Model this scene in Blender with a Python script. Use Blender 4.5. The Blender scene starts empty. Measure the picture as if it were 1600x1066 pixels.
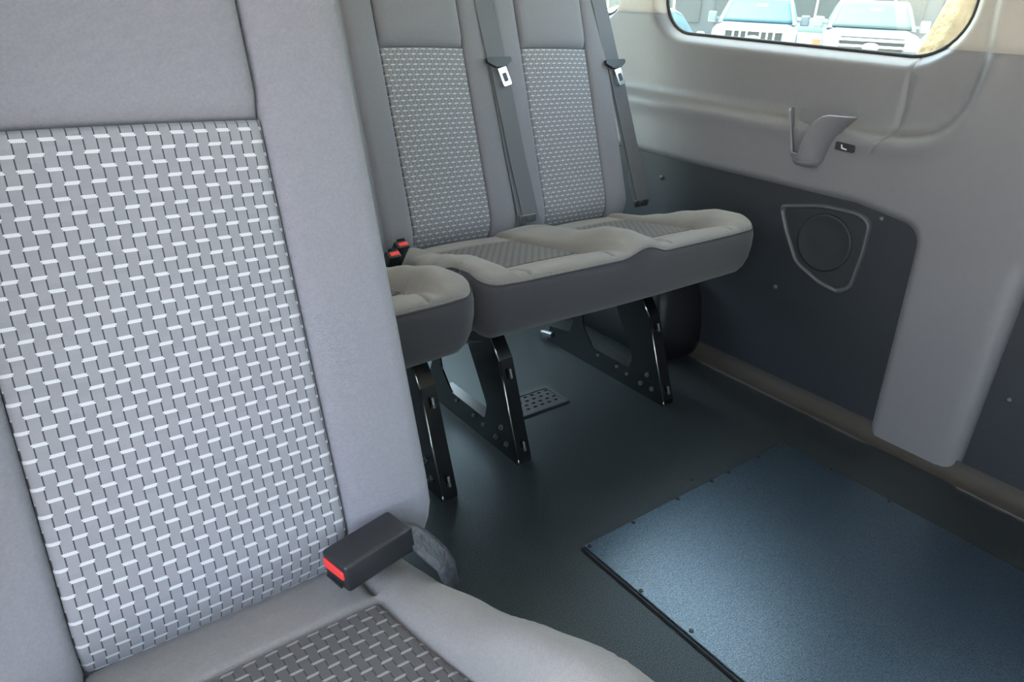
import bpy, bmesh, math, random
from mathutils import Vector, Matrix
from mathutils.geometry import delaunay_2d_cdt
S = bpy.context.scene
COL = S.collection
random.seed(7)

# ------------------------------------------------------------------ camera, sky, sun, exposure
cam_d = bpy.data.cameras.new('camera'); cam = bpy.data.objects.new('camera', cam_d); COL.objects.link(cam)
cam_d.sensor_width = 36.0; cam_d.lens = 36.0 * 1109.67 / 1600.0
cam_d.clip_start = 0.02; cam_d.clip_end = 300
R0, R1, R2 = (0.7977, -0.2237, 0.5602), (-0.6014, -0.3666, 0.7101), (0.0465, -0.9034, -0.4269)   # van axes seen from the camera
cam.matrix_world = Matrix(((R0[0], -R0[1], -R0[2], 0.0), (R1[0], -R1[1], -R1[2], 0.0),
                           (R2[0], -R2[1], -R2[2], 1.05), (0, 0, 0, 1)))
S.camera = cam

W = bpy.data.worlds.new('sky'); S.world = W; W.use_nodes = True
nt = W.node_tree; nt.nodes.clear()
sky = nt.nodes.new('ShaderNodeTexSky'); sky.sky_type = 'NISHITA'; sky.sun_disc = False
sky.sun_elevation = math.radians(76); sky.sun_rotation = math.radians(5); sky.altitude = 50
sky.air_density = 1.3; sky.dust_density = 2.0; sky.ozone_density = 1.0
bg = nt.nodes.new('ShaderNodeBackground'); bg.inputs['Strength'].default_value = 0.62
out = nt.nodes.new('ShaderNodeOutputWorld')
haze = nt.nodes.new('ShaderNodeMix'); haze.data_type = 'RGBA'; haze.inputs[0].default_value = 0.50
hsv = nt.nodes.new('ShaderNodeRGBToBW'); nt.links.new(sky.outputs[0], hsv.inputs[0])
nt.links.new(sky.outputs[0], haze.inputs[6]); nt.links.new(hsv.outputs[0], haze.inputs[7])
nt.links.new(haze.outputs[2], bg.inputs['Color']); nt.links.new(bg.outputs[0], out.inputs['Surface'])

sun_d = bpy.data.lights.new('sun', 'SUN'); sun_d.energy = 6.5; sun_d.angle = math.radians(0.6); sun_d.color = (1.0, 0.94, 0.84)
sun = bpy.data.objects.new('sun', sun_d); COL.objects.link(sun)
sun.rotation_euler = Vector((0.05, -0.24, -0.97)).to_track_quat('-Z', 'Y').to_euler()

def portal(loc, rot, sx, sy):                     # sampling guides in the openings; they give no light of their own
    d = bpy.data.lights.new('portal', 'AREA'); d.shape = 'RECTANGLE'; d.size = sx; d.size_y = sy
    d.cycles.is_portal = True
    o = bpy.data.objects.new('portal', d); COL.objects.link(o); o.location = loc; o.rotation_euler = rot
HP = math.pi / 2
portal((-0.16, -0.08, 0.80), (0, -HP, 0), 1.55, 1.08)
portal((1.96, 1.26, 1.24), (0, HP, 0), 0.55, 0.95)
portal((1.96, -0.25, 1.24), (0, HP, 0), 0.55, 1.40)
portal((0.87, -2.28, 1.35), (-HP, 0, 0), 1.6, 0.45)
portal((0.87, 2.57, 1.05), (HP, 0, 0), 1.7, 1.0)
portal((-0.16, 1.50, 1.26), (0, -HP, 0), 0.60, 1.55)

vs = S.view_settings
vs.view_transform = 'Standard'; vs.look = 'None'; vs.gamma = 1.0; vs.use_curve_mapping = False
vs.exposure = 1.85
S.cycles.max_bounces = 10; S.cycles.diffuse_bounces = 6; S.cycles.transparent_max_bounces = 16
S.cycles.sample_clamp_indirect = 6.0
S.cycles.use_denoising = True

# ------------------------------------------------------------------ materials
class N:
    """tiny expression helper for shader maths"""
    def __init__(self, nt): self.nt = nt
    def new(self, t): return self.nt.nodes.new(t)
    def m(self, op, a, b=None, c=None):
        n = self.new('ShaderNodeMath'); n.operation = op
        for i, v in enumerate((a, b, c)):
            if v is None: continue
            if isinstance(v, (int, float)): n.inputs[i].default_value = v
            else: self.nt.links.new(v, n.inputs[i])
        return n.outputs[0]
    def mixc(self, f, a, b):
        n = self.new('ShaderNodeMix'); n.data_type = 'RGBA'
        for s, v in ((n.inputs[0], f), (n.inputs[6], a), (n.inputs[7], b)):
            if isinstance(v, (int, float)): s.default_value = v
            elif isinstance(v, tuple): s.default_value = (*v, 1)
            else: self.nt.links.new(v, s)
        return n.outputs[2]

def mat(name, col, rough=0.6, metal=0.0, spec=0.5, noise=None, bump=None, sheen=0.0, coat=0.0, glint=None):
    m = bpy.data.materials.new(name); m.use_nodes = True
    nt = m.node_tree; b = nt.nodes['Principled BSDF']; n = N(nt)
    b.inputs['Base Color'].default_value = (*col, 1); b.inputs['Roughness'].default_value = rough
    b.inputs['Metallic'].default_value = metal; b.inputs['Specular IOR Level'].default_value = spec
    b.inputs['Sheen Weight'].default_value = sheen; b.inputs['Coat Weight'].default_value = coat
    b.inputs['Coat Roughness'].default_value = 0.30 if name == 'satin_black_panel' else 0.05
    tc = n.new('ShaderNodeTexCoord')
    if noise:                                     # (scale, amount)
        t = n.new('ShaderNodeTexNoise'); t.inputs['Scale'].default_value = noise[0]; t.inputs['Detail'].default_value = 4
        nt.links.new(tc.outputs['Object'], t.inputs['Vector'])
        k = n.m('ADD', n.m('MULTIPLY', t.outputs['Fac'], 2 * noise[1]), 1 - noise[1])
        v = n.new('ShaderNodeVectorMath'); v.operation = 'SCALE'; v.inputs[0].default_value = col
        nt.links.new(k, v.inputs['Scale']); nt.links.new(v.outputs[0], b.inputs['Base Color'])
    if glint:                                     # (scale, tint): grainy sheen, the sky's blue put into its reflection tint
        t = n.new('ShaderNodeTexNoise'); t.inputs['Scale'].default_value = glint[0]; t.inputs['Detail'].default_value = 3
        nt.links.new(tc.outputs['Object'], t.inputs['Vector'])
        k = n.m('POWER', n.m('MULTIPLY', t.outputs['Fac'], 2.0), 2.2)
        nt.links.new(n.m('MULTIPLY', k, spec), b.inputs['Specular IOR Level'])
        if coat: nt.links.new(n.m('MULTIPLY', k, coat), b.inputs['Coat Weight']); b.inputs['Coat Tint'].default_value = (*glint[1], 1)
        b.inputs['Specular Tint'].default_value = (*glint[1], 1)
    if bump:                                      # (scale, distance)
        t = n.new('ShaderNodeTexNoise'); t.inputs['Scale'].default_value = bump[0]; t.inputs['Detail'].default_value = 2
        nt.links.new(tc.outputs['Object'], t.inputs['Vector'])
        bp = n.new('ShaderNodeBump'); bp.inputs['Distance'].default_value = bump[1]; bp.inputs['Strength'].default_value = 0.6
        nt.links.new(t.outputs['Fac'], bp.inputs['Height']); nt.links.new(bp.outputs[0], b.inputs['Normal'])
    return m

def woven(name, base, dash, line, colw=0.01065, roww=0.0129):
    """ribbon weave: columns of grey cloth crossed by pale staggered stitches, u/v in metres"""
    m = bpy.data.materials.new(name); m.use_nodes = True
    nt = m.node_tree; b = nt.nodes['Principled BSDF']; n = N(nt)
    b.inputs['Roughness'].default_value = 0.85; b.inputs['Specular IOR Level'].default_value = 0.2
    b.inputs['Sheen Weight'].default_value = 0.15
    uv = n.new('ShaderNodeUVMap'); sp = n.new('ShaderNodeSeparateXYZ'); nt.links.new(uv.outputs[0], sp.inputs[0])
    u, v = sp.outputs[0], sp.outputs[1]
    r = n.m('DIVIDE', v, roww)
    jog = n.m('MULTIPLY', n.m('SUBTRACT', n.m('FLOORED_MODULO', n.m('FLOOR', r), 2.0), 0.5), 0.10)
    c = n.m('ADD', n.m('DIVIDE', u, colw), jog)
    i = n.m('FLOOR', c); fu = n.m('SUBTRACT', c, i)
    j = n.m('ROUND', r); rd = n.m('ABSOLUTE', n.m('SUBTRACT', r, j))
    inrow = n.m('LESS_THAN', rd, 0.125)
    edge = n.m('MINIMUM', fu, n.m('SUBTRACT', 1.0, fu))
    near = n.m('LESS_THAN', edge, 0.055)
    par = n.m('LESS_THAN', n.m('FLOORED_MODULO', n.m('ADD', i, j), 2.0), 0.5)
    isdash = n.m('MULTIPLY', inrow, n.m('MAXIMUM', par, near))
    isline = n.m('MULTIPLY', near, n.m('SUBTRACT', 1.0, inrow))
    rib = n.m('LESS_THAN', n.m('FRACT', n.m('MULTIPLY', c, 7.0)), 0.30)
    ns = n.new('ShaderNodeTexNoise'); ns.inputs['Scale'].default_value = 900; nt.links.new(uv.outputs[0], ns.inputs['Vector'])
    wn = n.new('ShaderNodeTexWhiteNoise'); wn.noise_dimensions = '2D'
    cb = n.new('ShaderNodeCombineXYZ'); nt.links.new(i, cb.inputs[0]); nt.links.new(j, cb.inputs[1]); nt.links.new(cb.outputs[0], wn.inputs['Vector'])
    tone = n.m('ADD', n.m('MULTIPLY', ns.outputs['Fac'], 0.35), n.m('MULTIPLY', wn.outputs['Value'], 0.10))
    basec = n.mixc(tone, tuple(x * 0.75 for x in base), tuple(x * 1.35 for x in base))
    dashc = n.mixc(n.m('MULTIPLY', rib, 0.45), dash, base)
    c1 = n.mixc(isline, basec, line); c2 = n.mixc(isdash, c1, dashc)
    nt.links.new(c2, b.inputs['Base Color'])
    h = n.m('ADD', n.m('MULTIPLY', isdash, 0.5), n.m('MULTIPLY', isline, -1.0))
    h = n.m('ADD', h, n.m('MULTIPLY', ns.outputs['Fac'], 0.4))
    bp = n.new('ShaderNodeBump'); bp.inputs['Distance'].default_value = 0.0012; bp.inputs['Strength'].default_value = 0.7
    nt.links.new(h, bp.inputs['Height']); nt.links.new(bp.outputs[0], b.inputs['Normal'])
    return m

def cloth(name, col):
    m = mat(name, col, 0.9, spec=0.15, sheen=0.2, noise=(350, 0.16))
    nt = m.node_tree; n = N(nt); b = nt.nodes['Principled BSDF']
    tc = n.new('ShaderNodeTexCoord'); sp = n.new('ShaderNodeSeparateXYZ'); nt.links.new(tc.outputs['Object'], sp.inputs[0])
    a = n.m('SINE', n.m('MULTIPLY', sp.outputs[0], 3600.0)); c = n.m('SINE', n.m('MULTIPLY', n.m('ADD', sp.outputs[2], sp.outputs[1]), 3600.0))
    bp = n.new('ShaderNodeBump'); bp.inputs['Distance'].default_value = 0.0003; bp.inputs['Strength'].default_value = 0.5
    nt.links.new(n.m('MULTIPLY', a, c), bp.inputs['Height']); nt.links.new(bp.outputs[0], b.inputs['Normal'])
    return m

def glass(name, tint, gloss=0.06):
    m = bpy.data.materials.new(name); m.use_nodes = True; nt = m.node_tree; nt.nodes.clear()
    o = nt.nodes.new('ShaderNodeOutputMaterial'); t = nt.nodes.new('ShaderNodeBsdfTransparent'); g = nt.nodes.new('ShaderNodeBsdfGlossy')
    t.inputs[0].default_value = (*tint, 1); g.inputs['Roughness'].default_value = 0.02
    mx = nt.nodes.new('ShaderNodeMixShader'); mx.inputs[0].default_value = gloss
    nt.links.new(t.outputs[0], mx.inputs[1]); nt.links.new(g.outputs[0], mx.inputs[2]); nt.links.new(mx.outputs[0], o.inputs[0])
    return m

CL = (0.192, 0.192, 0.216)
M = dict(
    cloth=cloth('grey_cloth', CL),
    seat=cloth('warm_lit_grey_cloth', (0.205, 0.194, 0.183)),  # the grey cloth again, with warm light put into its colour
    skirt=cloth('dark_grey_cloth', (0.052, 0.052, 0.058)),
    weave=woven('woven_insert_cloth', (0.245, 0.245, 0.268), (0.50, 0.505, 0.53), (0.045, 0.047, 0.054)),
    weave_shaded=woven('shaded_woven_cloth', (0.090, 0.086, 0.082), (0.26, 0.255, 0.245), (0.030, 0.030, 0.030)),  # same weave as the backrests, shade put into its darker colours
    thread=mat('dark_thread', (0.05, 0.05, 0.055), 0.9),
    pale_thread=mat('pale_thread', (0.30, 0.30, 0.30), 0.9),
    steel=mat('black_painted_steel', (0.004, 0.0045, 0.005), 0.24, spec=0.5),
    chrome=mat('bright_steel', (0.75, 0.77, 0.78), 0.22, 1.0),
    zinc=mat('zinc_bolt', (0.28, 0.29, 0.30), 0.35, 1.0),
    plastic=mat('black_plastic', (0.016, 0.017, 0.019), 0.42, bump=(600, 0.0004)),
    red=mat('red_button', (0.80, 0.045, 0.04), 0.35),
    webbing=mat('grey_webbing', (0.105, 0.108, 0.120), 0.75, noise=(500, 0.15), bump=(900, 0.0005)),
    strap=mat('dark_buckle_strap', (0.055, 0.056, 0.064), 0.5, noise=(120, 0.5), bump=(160, 0.004)),
    trim=mat('grey_moulded_trim', (0.152, 0.152, 0.163), 0.45, noise=(60, 0.05), bump=(700, 0.0004)),
    upper=mat('pale_pillar_trim', (0.38, 0.355, 0.32), 0.6, noise=(60, 0.04), bump=(600, 0.0003)),
    lower=mat('dark_lower_panel', (0.015, 0.019, 0.025), 0.55, noise=(80, 0.15), bump=(500, 0.0005)),
    floor=mat('charcoal_vinyl_floor', (0.016, 0.019, 0.022), 0.40, noise=(240, 0.45), bump=(420, 0.0008), glint=(480, (0.74, 0.92, 1.0))),
    cove=mat('brown_grey_cove', (0.030, 0.026, 0.022), 0.7, noise=(200, 0.2)),
    panel=mat('satin_black_panel', (0.013, 0.017, 0.023), 0.33, spec=1.0, coat=1.0, noise=(170, 0.30), bump=(350, 0.0009), glint=(480, (0.68, 0.86, 1.0))),
    edge=mat('panel_edge_metal', (0.06, 0.065, 0.07), 0.4, 0.7),
    screw=mat('dark_screw', (0.03, 0.03, 0.03), 0.35, 0.6),
    vent=mat('grey_vent_plastic', (0.035, 0.039, 0.043), 0.5),
    hole=mat('black_recess', (0.004, 0.004, 0.005), 0.9),
    ceiling=mat('pale_headliner', (0.56, 0.52, 0.46), 0.9),
    rubber=mat('black_rubber', (0.010, 0.010, 0.010), 0.6),
    mesh=mat('speaker_mesh', (0.015, 0.018, 0.021), 0.6, noise=(900, 0.4)),
    rim=mat('speaker_rim', (0.060, 0.065, 0.072), 0.4),
    white=mat('white_print', (0.75, 0.75, 0.75), 0.6),
    glass=glass('window_glass', (0.90, 0.97, 0.93)),
    warm_glass=glass('added_warm_tint_glass', (0.80, 0.75, 0.69)),  # tint added to unseen side windows to dim and warm their light
    asphalt=mat('pale_parking_lot', (0.46, 0.42, 0.36), 0.9, noise=(6, 0.2)),
    silver=mat('silver_blue_paint', (0.15, 0.19, 0.21), 0.35, 0.2, coat=0.6),
    navy=mat('dark_blue_paint', (0.13, 0.15, 0.20), 0.35, 0.2, coat=0.6),
    whitep=mat('white_paint', (0.45, 0.45, 0.43), 0.35, coat=0.5),
    greyp=mat('grey_paint', (0.22, 0.23, 0.24), 0.35, coat=0.5),
    cargl=mat('blue_car_glass', (0.045, 0.092, 0.112), 0.5, spec=0.08),
    greengl=mat('green_car_glass', (0.062, 0.090, 0.086), 0.5, spec=0.08),
    blackt=mat('black_tyre', (0.03, 0.03, 0.03), 0.8),
    grille=mat('dark_grille', (0.025, 0.028, 0.03), 0.5),
    lamp=mat('clear_lamp', (0.40, 0.40, 0.38), 0.15, coat=1.0),
    tail=mat('red_tail_lamp', (0.75, 0.03, 0.03), 0.25),
    emblem=mat('oval_emblem', (0.22, 0.24, 0.25), 0.3, 0.3),
    bark=mat('brown_bark', (0.13, 0.095, 0.055), 0.95, noise=(9, 0.55), bump=(14, 0.05)),
    build=mat('grey_building_wall', (0.09, 0.10, 0.105), 0.8),
    bwin=mat('dark_building_window', (0.05, 0.06, 0.065), 0.2),
    leaf=mat('green_shrub', (0.10, 0.16, 0.03), 0.8),
    orange=mat('orange_post', (0.70, 0.12, 0.06), 0.6),
)

# ------------------------------------------------------------------ helpers
def tag(o, label=None, cat=None, group=None, kind=None):
    if label: o['label'] = label
    if cat: o['category'] = cat
    if group: o['group'] = group
    if kind: o['kind'] = kind
    return o
def thing(name, loc, label, cat, group=None, rotz=0.0):
    o = bpy.data.objects.new(name, None); COL.objects.link(o); o.location = loc; o.rotation_euler = (0, 0, rotz)
    o.empty_display_size = 0.05
    return tag(o, label, cat, group)
def mo(name, verts, faces, m, parent=None, uvs=None, smooth=True, loc=None):
    me = bpy.data.meshes.new(name); me.from_pydata([tuple(v) for v in verts], [], faces)
    bm = bmesh.new(); bm.from_mesh(me)
    bmesh.ops.recalc_face_normals(bm, faces=bm.faces[:]); bm.to_mesh(me); bm.free()
    if uvs:
        l = me.uv_layers.new(name='UVMap')
        for lp in me.loops: l.data[lp.index].uv = uvs[lp.vertex_index]
    for p in me.polygons: p.use_smooth = smooth
    me.materials.append(M[m] if isinstance(m, str) else m)
    o = bpy.data.objects.new(name, me); COL.objects.link(o)
    if parent: o.parent = parent
    if loc: o.location = loc
    return o
def bmo(name, bm, m, parent=None, smooth=False, loc=None, angle=None):
    me = bpy.data.meshes.new(name); bmesh.ops.recalc_face_normals(bm, faces=bm.faces[:]); bm.to_mesh(me); bm.free()
    for p in me.polygons: p.use_smooth = smooth
    me.materials.append(M[m])
    o = bpy.data.objects.new(name, me); COL.objects.link(o)
    if parent: o.parent = parent
    if loc: o.location = loc
    return o
def grid(fn, us, vs, uvf=None):
    V, F, U = [], [], []
    for u in us:
        for v in vs:
            V.append(fn(u, v)); U.append(uvf(u, v) if uvf else (u, v))
    n = len(vs)
    for i in range(len(us) - 1):
        for j in range(n - 1):
            F.append((i * n + j, (i + 1) * n + j, (i + 1) * n + j + 1, i * n + j + 1))
    return V, F, U
def loft(rings, cap0=True, cap1=True):
    V, F = [], []; n = len(rings[0])
    for r in rings: V += list(r)
    for k in range(len(rings) - 1):
        for i in range(n):
            j = (i + 1) % n
            F.append((k * n + i, k * n + j, (k + 1) * n + j, (k + 1) * n + i))
    if cap0: F.append(tuple(range(n))[::-1])
    if cap1: F.append(tuple((len(rings) - 1) * n + i for i in range(n)))
    return V, F
def bbox(bm, c, s, rot=None, bev=0.0, seg=2):
    r = bmesh.ops.create_cube(bm, size=1.0)
    vs = r['verts']
    mtx = Matrix.Translation(c) @ (rot.to_4x4() if rot else Matrix.Identity(4)) @ Matrix.Diagonal((*s, 1))
    bmesh.ops.transform(bm, matrix=mtx, verts=vs)
    if bev > 0:
        es = list({e for v in vs for e in v.link_edges})
        bmesh.ops.bevel(bm, geom=es, offset=bev, segments=seg, profile=0.5, affect='EDGES')
def boxo(name, c, s, m, parent=None, bev=0.0, rot=None, smooth=False, seg=2):
    bm = bmesh.new(); bbox(bm, c, s, rot, bev, seg); return bmo(name, bm, m, parent, smooth)
def cyl(bm, p0, p1, r0, r1=None, n=16):
    p0, p1 = Vector(p0), Vector(p1); r1 = r0 if r1 is None else r1
    d = p1 - p0; q = d.to_track_quat('Z', 'Y')
    mtx = Matrix.Translation((p0 + p1) / 2) @ q.to_matrix().to_4x4()
    bmesh.ops.create_cone(bm, cap_ends=True, segments=n, radius1=r0, radius2=r1, depth=d.length, matrix=mtx)
def cylo(name, p0, p1, r, m, parent=None, r1=None, n=16, smooth=False):
    bm = bmesh.new(); cyl(bm, p0, p1, r, r1, n); return bmo(name, bm, m, parent, smooth)
def tubeV(path, r, n=8, closed=False):
    rings = []; L = len(path); path = [Vector(p) for p in path]
    up = Vector((0, 0, 1))
    for i, p in enumerate(path):
        a = path[(i - 1) % L] if (closed or i > 0) else path[i]
        b = path[(i + 1) % L] if (closed or i < L - 1) else path[i]
        t = (b - a).normalized()
        s = t.cross(up); s = s.normalized() if s.length > 1e-4 else Vector((1, 0, 0)); w = s.cross(t)
        rings.append([p + r * (math.cos(2 * math.pi * k / n) * s + math.sin(2 * math.pi * k / n) * w) for k in range(n)])
    if closed:
        V, F = loft(rings, False, False); m = (L - 1) * n
        for k in range(n): F.append((m + k, m + (k + 1) % n, (k + 1) % n, k))
        return V, F
    return loft(rings)
def lerp_tab(tab, x):
    if x <= tab[0][0]: return tab[0][1]
    for (x0, y0), (x1, y1) in zip(tab, tab[1:]):
        if x <= x1:
            t = (x - x0) / (x1 - x0); t = t * t * (3 - 2 * t) * 0.5 + t * 0.5
            return y0 + (y1 - y0) * t
    return tab[-1][1]
def sm(x):
    x = max(0.0, min(1.0, x)); return x * x * (3 - 2 * x)
def arange(a, b, st):
    n = max(1, round((b - a) / st)); return [a + (b - a) * i / n for i in range(n + 1)]
def inpoly(x, y, P):
    r = False; n = len(P); j = n - 1
    for i in range(n):
        xi, yi = P[i]; xj, yj = P[j]
        if (yi > y) != (yj > y) and x < (xj - xi) * (y - yi) / (yj - yi) + xi: r = not r
        j = i
    return r
def dseg(px, py, a, b):
    dx, dy = b[0] - a[0], b[1] - a[1]; L = dx * dx + dy * dy
    t = 0 if L == 0 else max(0, min(1, ((px - a[0]) * dx + (py - a[1]) * dy) / L))
    return math.hypot(px - a[0] - t * dx, py - a[1] - t * dy)
def dpoly(px, py, P, closed=True):
    n = len(P); return min(dseg(px, py, P[i], P[(i + 1) % n]) for i in range(n if closed else n - 1))
def dens(P, st, closed=True):
    o = []; n = len(P)
    for i in range(n if closed else n - 1):
        a, b = P[i], P[(i + 1) % n]; k = max(1, math.ceil(math.hypot(b[0] - a[0], b[1] - a[1]) / st))
        o += [(a[0] + (b[0] - a[0]) * t / k, a[1] + (b[1] - a[1]) * t / k) for t in range(k)]
    if not closed: o.append(P[-1])
    return o
def rounded(P, rs, seg=6):
    """polygon with rounded corners"""
    o = []; n = len(P)
    if isinstance(rs, (int, float)): rs = [rs] * n
    for i in range(n):
        p = Vector(P[i]); a = Vector(P[i - 1]) - p; b = Vector(P[(i + 1) % n]) - p; r = rs[i]
        if r <= 0: o.append(tuple(p)); continue
        an = a.angle(b) / 2; d = min(r / math.tan(an), a.length * 0.49, b.length * 0.49); rr = d * math.tan(an)
        bis = (a.normalized() + b.normalized()).normalized(); c = p + bis * (rr / math.sin(an))
        p0 = p + a.normalized() * d - c; p1 = p + b.normalized() * d - c
        a0 = math.atan2(p0.y, p0.x); a1 = math.atan2(p1.y, p1.x)
        while a1 - a0 > math.pi: a1 -= 2 * math.pi
        while a1 - a0 < -math.pi: a1 += 2 * math.pi
        o += [(c.x + rr * math.cos(a0 + (a1 - a0) * k / seg), c.y + rr * math.sin(a0 + (a1 - a0) * k / seg)) for k in range(seg + 1)]
    return o
def cdt(loops, lines, pts):
    """triangulate points with closed loops and open lines as constraints; returns verts, tris"""
    vc, ed = [], []
    for L in loops:
        s = len(vc); vc += [Vector(p) for p in L]; ed += [(s + i, s + (i + 1) % len(L)) for i in range(len(L))]
    for L in lines:
        s = len(vc); vc += [Vector(p) for p in L]; ed += [(s + i, s + i + 1) for i in range(len(L) - 1)]
    vc += [Vector(p) for p in pts]
    r = delaunay_2d_cdt(vc, ed, [], 0, 1e-5)
    return [tuple(v) for v in r[0]], [tuple(f) for f in r[2]]
def submesh(V2, T, keep, fn, uvf=None):
    idx, V, F, U = {}, [], [], []
    for t in T:
        if not keep(t): continue
        f = []
        for i in t:
            if i not in idx:
                idx[i] = len(V); V.append(fn(*V2[i])); U.append(uvf(*V2[i]) if uvf else V2[i])
            f.append(idx[i])
        F.append(tuple(f))
    return V, F, U
def prism(bm, poly, fn, t0, t1, bev=0.0):
    """extrude a 2D outline; fn(p, q, t) -> point"""
    a = [bm.verts.new(fn(p[0], p[1], t0)) for p in poly]; b = [bm.verts.new(fn(p[0], p[1], t1)) for p in poly]
    f0 = bm.faces.new(a); f1 = bm.faces.new(b[::-1])
    n = len(poly)
    for i in range(n): bm.faces.new((a[i], b[i], b[(i + 1) % n], a[(i + 1) % n]))
    if bev:
        es = list({e for f in (f0, f1) for e in f.edges})
        bmesh.ops.bevel(bm, geom=es, offset=bev, segments=2, profile=0.5, affect='EDGES')

# ------------------------------------------------------------------ the van's body
WALLX = 1.855
RECESS = [(2.60, .805), (1.70, .800), (1.15, .795), (.99, .795), (.90, .793), (.84, .797), (.784, .813), (.745, .845), (.724, .89), (.714, .955), (.715, 1.02), (.725, 1.12), (.74, 1.80)]
WIN = [rounded([(.785, 1.50), (.795, .980), (1.725, .997), (1.735, 1.50)], [.10, .115, .115, .10], 10),
       rounded([(1.925, 1.50), (1.925, 1.035), (2.42, 1.045), (2.42, 1.50)], [.08, .07, .07, .08], 8),
       rounded([(-1.00, 1.50), (-1.00, .985), (.42, .985), (.42, 1.50)], [.10, .11, .11, .10], 8)]
LOW = [rounded([(2.62, -.05), (2.62, .617), (.925, .619), (.748, .594), (.742, .50), (.718, -.05)], [0, 0, .20, .055, .05, 0], 8),
       rounded([(.484, -.05), (.484, .62), (-2.2, .62), (-2.2, -.05)], [0, .12, 0, 0], 8)]
RECPOLY = RECESS + [(2.60, 1.80)]
GROOVE = [(.885, .985), (.882, .93), (.876, .86), (.878, .82), (.884, .800), (.905, .772), (.912, .762)]
def wall_x(y, z):
    d = dpoly(y, z, RECESS, False)
    s = d if inpoly(y, z, RECPOLY) else -d
    x = WALLX + 0.034 * sm((s + .012) / .034)
    if .5 < y: x -= 0.006 * math.exp(-((s + .022) / .022) ** 2)           # soft roll along the ledge
    for w in WIN:
        if abs(y - sum(p[0] for p in w) / len(w)) > 1.0 or z < .9: continue
        dw = dpoly(y, z, w)
        if dw < .030: x += (1.930 - x) * (1 - math.sin(min(1, dw / .030) * HP)) ** 0.8
    for l in LOW:
        dl = dpoly(y, z, l)
        if dl < .022: x += .014 * (1 - dl / .022) ** 2
    if .7 < y < 1.0 and .75 < z < 1.0:
        dg = dpoly(y, z, GROOVE, False)
        if dg < .0022: x += .005 * (1 - dg / .0022)
    if y < .735 and z < .62: x += .020 * max(0, min(1, 1 - (y - .484) / .05)) ** 2 * sm((.62 - z) / .08)
    return x
def seamz(y): return 1.005 + .045 * sm((y - .8) / .8)
def offset(P, o):
    n = len(P); ar = sum(P[i - 1][0] * P[i][1] - P[i][0] * P[i - 1][1] for i in range(n)); sg = 1 if ar > 0 else -1
    r = []
    for i in range(n):
        t = Vector((P[(i + 1) % n][0] - P[i - 1][0], P[(i + 1) % n][1] - P[i - 1][1]))
        if t.length < 1e-9: continue
        t.normalize(); r.append((P[i][0] + t.y * o * sg, P[i][1] - t.x * o * sg))
    return r
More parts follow.
